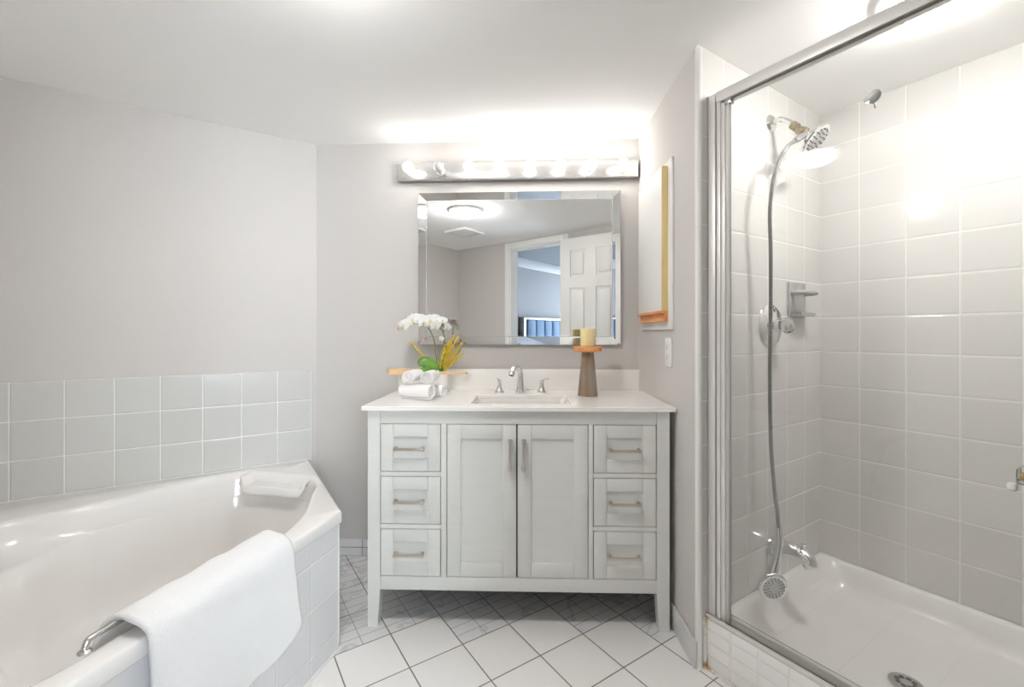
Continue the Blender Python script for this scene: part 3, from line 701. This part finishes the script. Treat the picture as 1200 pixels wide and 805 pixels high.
# apron: front (diagonal) and the short side towards the vanity
f_ = Vector((E2[0]-E1[0], E2[1]-E1[1], 0)); FLEN = f_.length; fang = math.atan2(f_.y, f_.x)
AFR = Matrix.Translation((E1[0], E1[1], 0)) @ Matrix.Rotation(fang, 4, 'Z')      # x along the front from the near-vanity corner, +y outwards
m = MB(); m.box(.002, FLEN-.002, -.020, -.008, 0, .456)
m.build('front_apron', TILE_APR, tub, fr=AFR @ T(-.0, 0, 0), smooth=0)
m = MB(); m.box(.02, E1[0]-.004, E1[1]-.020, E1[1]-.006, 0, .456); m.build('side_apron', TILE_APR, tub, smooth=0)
m = MB(); m.tube([(.006, -.014, 0), (.006, -.014, .456)], .008, 12, AFR, sub=1); m.build('corner_bead', TRIMW, tub)
m = MB(); m.tube([(.0, -.006, .002), (FLEN, -.006, .002)], .006, 8, AFR, sub=1); m.build('caulk_bead', TRIMW, tub)
# moulded headrest at the vanity end
m = MB()
def hr(u, v):
    t = .905+u*.335; e = math.sin(PI*u)
    wav = .075+.022*math.sin(PI*u)**2+.012*math.sin(3*PI*u)
    s = .806-v*wav
    sm = lambda x: (lambda y: y*y*(3-2*y))(max(0, min(1, x)))
    z = .4985-.034*sm(v/.20)*sm(u/.10)*sm((1-u)/.06)-.006*v-.030*sm((v-.88)/.12)
    q, p = st2pq(s, t); return (q, p, z)
m.grid(hr, 28, 22); m.build('headrest', TUBW, tub, smooth=60, solid=.004)
# grab handle on the rim, partly under the towel
gh = MB()
gx0, gx1 = .60, .748
gh.tube([(gx0, -.070, .502), (gx0+.004, -.070, .517), (gx0+.02, -.070, .5225), (gx1-.02, -.070, .5225), (gx1-.004, -.070, .517), (gx1, -.070, .502)], .0065, 14, AFR, sub=5)
g_ = gh.build('grab_handle', BRASS if False else CHROMED, tub, smooth=60); g_['label'] = 'chrome grab handle on the rim'
for x in (gx0, gx1): m = MB(); m.lathe([(.012, .500), (.012, .503), (.008, .506)], AFR @ T(x, -.070, 0), 20); m.build('mounting_plate', CHROMED, g_)

# bath towel over the rim
tw = MB()
prof = [(-.118, .452), (-.112, .478), (-.103, .503), (-.088, .526), (-.065, .537), (-.035, .535), (-.008, .530), (.012, .518), (.021, .498), (.024, .46), (.027, .40), (.030, .33), (.033, .26), (.034, .205)]
PR = smooth_path([(a, 0, b) for a, b in prof], 5); NP = len(PR)-1
def twf(u, v):
    i = v*NP; k = min(int(i), NP-1); p = PR[k].lerp(PR[k+1], i-k); y, z = p.x, p.z
    k0_, k1_ = .278, .690
    hang = max(0, min(1, (.50-z)/.28)) if v > .45 else 0
    x = k0_+(k1_-k0_)*u
    x -= .030*hang*(1-u)*(1-.6*hang)                                # the far edge drifts outward as it hangs
    if v < .25: x = x+(.022*(1-v/.25))*(u-.05)
    # round the hanging corner
    if hang > 0: z += .06*(max(0, .30-u)/.30)**2*hang**3 + .012*math.sin(u*7)*hang
    y += .012*hang*noise.noise(Vector((u*3.1, v*1.2, 2)))+.009*hang*math.sin(u*9+.6)*(.3+hang)
    z += .004*noise.noise(Vector((u*6, v*8, 5)))
    y += .003*noise.noise(Vector((u*9, v*9, 9)))
    if v < .12: z -= .020*(1-v/.12)*math.sin(PI*u)
    return (x, y, z)
tw.grid(twf, 60, 78)
o = tw.build('bath_towel', TOWEL, fr=RM @ AFR, smooth=80, solid=.012)
tag(o, 'thick white bath towel draped over the front rim of the corner tub', 'towel')

# ================================================================== shower (frame SM: x = w out from the head wall, y = t along it)
WS = QB-q1                                             # inside length of the shower
pan = thing('shower_pan', 'white acrylic shower pan with tiled curb inside the glass enclosure', 'shower pan', SM)
y0_, y1_ = .100, .909
cx, cy = WS/2, (y0_+y1_)/2
def pring(ins, z, r): return [(x, y, z) for x, y in rrect(.001+ins, WS-.001-ins, y0_+ins, y1_-ins, r, 14)]
m = MB(); m.rings([pring(0, .02, .002), pring(0, .158, .002), pring(.012, .160, .02), pring(.022, .158, .045), pring(.030, .150, .06), pring(.045, .10, .08), pring(.065, .068, .095), pring(.10, .053, .10), pring(.2, .049, .10)])
m.build('basin', PANW, pan, smooth=60)
m = MB(); m.box(.001, WS, .040, .100, 0, .170, .006); m.build('curb', CURBW, pan)
dr = Vector((.424, .441, .051))
m = MB(); m.lathe([(.044, 0), (.044, .003), (.038, .005), (0, .005)], T(*dr), 32); dd = m.build('drain_cover', CHROMED, pan)
m = MB()
for k in range(8): m.box(-.006, .006, .016, .028, .0045, .0056, 0, T(*dr) @ RZ(k*45))
m.build('drain_slot', DARKH, dd)
m = MB(); m.tube([(.004, .034, .001), (.004, .036, .09), (.004, .036, .172)], .0065, 8, sub=4); m.tube([(.0, .036, .004), (WS, .036, .004)], .005, 8, sub=1)
m.tube([(.005, .04, .172), (.006, .06, .174), (.006, .10, .165)], .006, 8); m.build('caulk_bead', CAULK, pan)

en = thing('shower_enclosure', 'framed clear glass shower enclosure with aluminium header and track', 'shower enclosure', SM)
ft = .070
m = MB(); m.box(.001, .029, ft-.016, ft+.016, .172, 1.960, .002); m.build('wall_jamb', ALU, en)
m = MB(); m.box(.029, .034, ft-.010, ft+.012, .172, 1.955); m.build('jamb_gap_shade', ALUD, en)  # dark strip in the jamb gap, its colour stands in for shade
m = MB(); m.box(.034, .048, ft-.018, ft+.010, .178, 1.952, .002); m.box(.0482, .062, ft-.014, ft+.010, .178, 1.952, .002); m.build('door_stile', ALU, en)
m = MB(); m.tube([(.068, ft-.004, .180), (.068, ft-.004, 1.945)], .009, 14, sub=1); m.build('vinyl_seal', pmat('seal_vinyl', (.86, .86, .84), .2, 0, trans=.5), en)
m = MB(); m.box(.060, .084, ft-.016, ft+.006, 1.905, 1.928, .003); m.build('corner_clip', CHROMED, en)
m = MB(); m.box(.034, WS, ft-.022, ft+.022, 1.922, 1.958, .002); m.build('header', ALU, en)
m = MB(); m.box(.034, WS, ft-.014, ft-.010, 1.917, 1.922); m.build('header_dark_strip', ALUD, en)  # thin dark strip along the lower edge of the header
m = MB(); m.box(.001, WS, ft-.028, ft-.020, .170, .184, .0015); m.box(.001, WS, ft-.028, ft+.024, .170, .174, .001); m.box(.034, WS, ft-.002, ft+.022, .173, .196, .006); m.build('bottom_track', ALU, en)
m = MB(); m.box(.034, WS, ft-.019, ft-.003, .1742, .1755); m.box(.034, WS, ft+.0222, ft+.0238, .174, .194); m.build('track_gasket', pmat('track_grime', (.30, .24, .14), .6, var=(25, (.16, .13, .08), .4, .6, (1, 1, 1))), en)
m = MB(); m.box(.060, WS-.03, ft-.003, ft+.003, .190, 1.925); m.build('glass_panel', PANE, en, smooth=0)
# towel bar on the glass
tb = MB(); hw = .712; hz = .852
tb.tube([(hw+.005, ft-.048, hz), (WS-.06, ft-.048, hz)], .0085, 16, sub=1); b_ = tb.build('towel_bar', BRASS, en)
for x in (hw, WS-.075): m = MB(); m.box(x-.001, x+.013, ft-.058, ft-.003, hz-.016, hz+.016, .004); m.build('acrylic_bracket', CLEAR, b_)
m = MB(); m.lathe([(.006, 0), (.008, .004), (.008, .012), (.005, .016), (0, .017)], look((hw-.006, ft-.052, hz-.016), (0, 0, -1)), 14); m.build('bracket_screw', PLAST, b_)
# suction hook on glass
hk = thing('suction_hook', 'small clear suction cup hook stuck high on the shower glass', 'hook', SM)
pw, pz = .455, 1.760
m = MB(); m.lathe([(.019, 0), (.017, .002), (.009, .006), (.006, .010), (.007, .014), (0, .015)], look((pw, ft+.0031, pz), (0, 1, 0)), 24); m.build('suction_cup', HOOKM, hk)
m = MB(); m.tube([(pw, ft+.014, pz+.004), (pw, ft+.019, pz-.006), (pw, ft+.019, pz-.018), (pw, ft+.024, pz-.023), (pw, ft+.029, pz-.018)], .0022, 8); m.build('hook', CHROMED, hk)

# combination shower head
sh = thing('overhead_shower', 'chrome fixed shower head on a curved arm with tarnished brass diverter', 'shower head', SM)
hy = .472
m = MB(); m.lathe([(.033, 0), (.033, .003), (.028, .010), (.014, .014), (0, .014)], look((0, hy, 1.977), (1, 0, 0)), 32); m.build('flange', CHROME, sh)
m = MB(); m.tube([(.005, hy, 1.977), (.035, hy, 1.979), (.062, hy, 1.962), (.088, hy, 1.934)], .0105, 16); m.build('shower_arm', CHROME, sh)
m = MB(); m.tube([(.082, hy, 1.940), (.098, hy, 1.922)], .0155, 12, sub=1); m.tube([(.098, hy, 1.922), (.118, hy, 1.898)], .012, 12, sub=1)
m.tube([(.110, hy-.022, 1.898), (.112, hy+.032, 1.914)], .0105, 12, sub=1); m.lathe([(.017, 0), (.017, .022), (.012, .026)], look((.112, hy, 1.906), (.75, 0, -.66)), 8)
m.box(-.010, .010, -.004, .004, 0, .028, .002, T(.108, hy+.034, 1.908) @ RX(-60)); m.build('diverter', BRASSD, sh)
nrm = Vector((.70, .10, -.70)).normalized(); hc = Vector((.158, hy+.002, 1.858))
m = MB(); m.tube([(.120, hy, 1.893), (.135, hy, 1.880), hc-nrm*.012], [.012, .015, .022], 16); m.lathe([(.020, -.022), (.045, -.012), (.058, -.004), (.060, .004), (.056, .009), (.050, .0095)], look(hc, nrm), 40)
hd = m.build('head', CHROME, sh)
m = MB(); m.lathe([(.0505, .0085), (.030, .0105), (0, .011)], look(hc, nrm), 32); m.build('spray_face', pmat('spray_plate', (.55, .55, .55), .3, .7), hd)
m = MB(); F = look(hc, nrm)
for rr, nn in ((.014, 6), (.027, 10), (.041, 16)):
    for k in range(nn): m.lathe([(.0028, .0095), (.0022, .0135), (0, .014)], F @ T(rr*math.cos(2*PI*k/nn), rr*math.sin(2*PI*k/nn), 0), 8)
m.build('nozzles', DARKH, hd)
m = MB(); m.tube([(.128, hy-.010, 1.882), (.126, hy-.045, 1.862), (.122, hy-.072, 1.845)], [.013, .0125, .0105], 14); m.build('hose_outlet', CHROMED, sh)
# ribbed hose with hand shower
hs = thing('hand_shower', 'chrome hand shower hanging head down from a long ribbed metal hose', 'hand shower', SM)
HP = [(.122, .398, 1.845), (.115, .357, 1.815), (.10, .328, 1.76), (.09, .308, 1.682), (.08, .309, 1.578), (.075, .325, 1.427), (.070, .334, 1.178), (.065, .339, .989), (.067, .343, .737), (.077, .353, .549), (.082, .360, .487), (.087, .357, .425)]
S = smooth_path(HP, 40); L = [0]
for a, b in zip(S, S[1:]): L.append(L[-1]+(b-a).length)
n = int(L[-1]/.0019); pts = []; rad = []; j = 0
for i in range(n+1):
    d_ = L[-1]*i/n
    while j < len(L)-2 and L[j+1] < d_: j += 1
    tt = (d_-L[j])/max(1e-9, L[j+1]-L[j]); pts.append(S[j].lerp(S[j+1], tt)); rad.append((.0078, .0078, .0050)[i % 3])
m = MB(); m.tube(pts, rad, 10, sub=1); hz_ = m.build('hose', CHROMED, hs, smooth=30); MB().tube(HP, .0064, 10, sub=10).build('hose_groove_shade', DARKH, hz_)  # dark inner tube shows between the ribs as painted groove shade
m = MB(); m.tube([(.086, .357, .436), (.090, .354, .402)], [.0115, .0125], 16, sub=1); m.build('hose_nut', CHROME, hs)
hcen = Vector((.100, .290, .243)); hn = Vector((.80, -.55, -.10)).normalized()
m = MB(); m.tube([(.090, .354, .404), (.092, .346, .37), (.092, .330, .325), (.090, .314, .285), hcen-hn*.014+Vector((0, .006, .012))], [.0145, .0140, .0150, .022, .030], 18)
m.lathe([(.012, -.026), (.034, -.020), (.049, -.009), (.0525, .001), (.050, .006), (.043, .007)], look(hcen, hn), 40)
hb = m.build('handle', CHROME, hs, smooth=60)
m = MB(); m.lathe([(.0435, .0062), (.030, .0080), (0, .009)], look(hcen, hn), 32); m.build('spray_face', bpy.data.materials['spray_plate'], hb)
m = MB(); F = look(hcen, hn)
for rr, nn in ((.020, 10), (.028, 14), (.036, 18)):
    for k in range(nn): m.lathe([(.0021, .007), (.0019, .0098), (0, .010)], F @ T(rr*math.cos(2*PI*(k+.3*nn)/nn), rr*math.sin(2*PI*(k+.3*nn)/nn), 0), 6)
m.build('nozzles', DARKH, hb)
# valve
vv = thing('shower_valve', 'round chrome shower valve plate with clear acrylic knob behind the hose', 'valve', SM)
m = MB(); m.lathe([(.085, 0), (.085, .003), (.078, .009), (.045, .015), (.034, .022), (.024, .026), (.022, .040), (0, .040)], look((0, .470, 1.175), (1, 0, 0)), 48); m.build('plate', CHROME, vv)
m = MB(); m.lathe([(.016, 0), (.020, .004), (.029, .014), (.031, .026), (.027, .038), (.012, .043), (0, .043)], look((.041, .470, 1.175), (1, 0, 0)), 8)
m.build('knob', pmat('cut_acrylic', (.95, .95, .95), .08, 0, trans=.8), vv, smooth=20)
m = MB(); m.lathe([(.010, 0), (.010, .002), (0, .003)], look((.0845, .470, 1.175), (1, 0, 0)), 16); m.build('knob_cap', CHROMED, vv)
# tub spout
sp_ = thing('bath_spout', 'chrome bath spout low on the tiled shower wall with diverter knob', 'spout', SM)
sz = .312
m = MB(); m.lathe([(.036, 0), (.036, .004), (.033, .020), (.026, .024), (0, .024)], look((0, .476, sz-.012), (1, 0, 0)), 32); m.build('flange', CHROME, sp_)
m = MB(); m.tube([(.01, .476, sz-.008), (.06, .476, sz), (.105, .476, sz), (.132, .476, sz-.010), (.144, .476, sz-.036)], [.031, .031, .030, .028, .024], 20, squash=.95); m.build('spout_body', CHROME, sp_, smooth=60)
m = MB(); m.lathe([(.005, 0), (.005, .010), (.010, .013), (.010, .019), (0, .020)], T(.118, .476, sz+.024), 16); m.build('diverter_knob', CHROME, sp_)
# soap dish tile with bars
sd = thing('soap_dish', 'grey glazed soap dish with grab bar set in the shower tile', 'soap dish', SM)
m = MB(); m.box(.0005, .008, .608, .752, 1.212, 1.358, .003); m.build('backplate', SOAPM, sd)
m = MB(); m.prism(rrect(0, .050, .618, .748, .014, 6), 1.216, 1.224); m.box(.042, .050, .622, .744, 1.222, 1.230, .002); m.build('tray', SOAPM, sd)
m = MB(); m.tube([(.004, .630, 1.312), (.045, .635, 1.312), (.060, .660, 1.312), (.060, .715, 1.312), (.045, .742, 1.312), (.004, .746, 1.312)], .009, 14); m.build('grab_bar', SOAPM, sd, smooth=60)

# ================================================================== ceiling lamps and vent
def lamp(x, y, label, mt, name='ceiling_lamp'):
    t = thing(name, label, 'ceiling lamp', Matrix.Translation((x, y, H)))
    m = MB(); m.lathe([(.100, -.0005), (.138, -.0005), (.138, -.006), (.128, -.014), (.098, -.018), (.094, -.014)], n=56); m.build('trim_ring', TRIMW, t, smooth=50)
    m = MB(); m.lathe([(.094, -.004), (.094, -.020), (.090, -.038), (.076, -.052), (.050, -.060), (0, -.063)], n=48); m.build('glass_dome', mt, t, smooth=60)
    return t
lamp(-.480, 1.00, 'round white dome lamp on the ceiling over the open floor by the tub', DOME)
lamp(1.19, 1.235, 'round white dome lamp on the ceiling above the shower', DOME2)
vt = thing('ceiling_vent', 'square white slatted vent grille on the ceiling near the doorway', 'vent', RM @ T(0, 0, 0))
vq, vp = [(RMi @ Vector((-.63, .28, 0)))[k] for k in (0, 1)]
m = MB()
for a, b, c, d_ in ((-.135, .135, -.135, -.10), (-.135, .135, .10, .135), (-.135, -.10, -.10, .10), (.10, .135, -.10, .10)): m.box(vq+a, vq+b, vp+c, vp+d_, H-.022, H-.0005, .003)
m.build('frame', TRIMW, vt)
m = MB()
for k in range(9): m.box(-.10, .10, -.008, .008, -.001, .001, 0, T(vq, vp-.088+k*.022, H-.012) @ RX(35))
m.build('slats', TRIMW, vt)

# ================================================================== bedroom things
bed = thing('bed', 'bed with blue channel tufted headboard in a silver frame seen in mirror', 'bed', RM)
bq0, bq1 = 4.18, 5.95
m = MB(); m.box(bq0, bq0+.07, PB+.005, PB+.09, 0, 1.385, .01); m.box(bq1-.07, bq1, PB+.005, PB+.09, 0, 1.385, .01); m.box(bq0, bq1, PB+.005, PB+.09, 1.36, 1.395, .008); m.build('headboard_frame', SILVER, bed)
m = MB(); nn = 7; wd = (bq1-bq0-.14)/nn
for k in range(nn): m.box(bq0+.07+k*wd+.002, bq0+.07+(k+1)*wd-.002, PB+.01, PB+.11, .3, 1.36, .025, seg=4)
m.build('headboard', VELVET, bed)
m = MB(); m.box(bq0+.02, bq1-.02, PB+.12, PB+2.05, .10, .35, .03); m.build('bed_base', VELVET, bed)
m = MB(); m.box(bq0+.03, bq1-.03, PB+.12, PB+2.04, .351, .62, .06, seg=4); m.build('mattress', SHEET, bed)
pl = thing('dark_leafed_branch', 'thin branch with near black leaves in a floor vase seen in mirror', 'plant', RM @ T(3.93, PB+.10, 0))
m = MB(); m.lathe([(.06, 0), (.08, .1), (.085, .3), (.05, .5), (.04, .55), (.05, .58), (.04, .57), (.03, .5)], n=28); m.build('vase', BLACK, pl)
m = MB(); m.tube([(0, 0, .3), (.0, 0, .9), (-.01, .0, 1.5), (.0, 0, 2.05)], .005, 6)
for z, sx in ((1.76, 1), (1.82, -1), (2.02, 1), (2.08, -1), (1.6, -1), (1.4, 1), (1.2, -1)):
    m.tube([(0, 0, z-.05), (.03*sx, .01, z), (.05*sx, .02, z+.05)], [.003, .014, .002], 6, squash=.3)
m.build('branch', BLACK, pl, smooth=60)
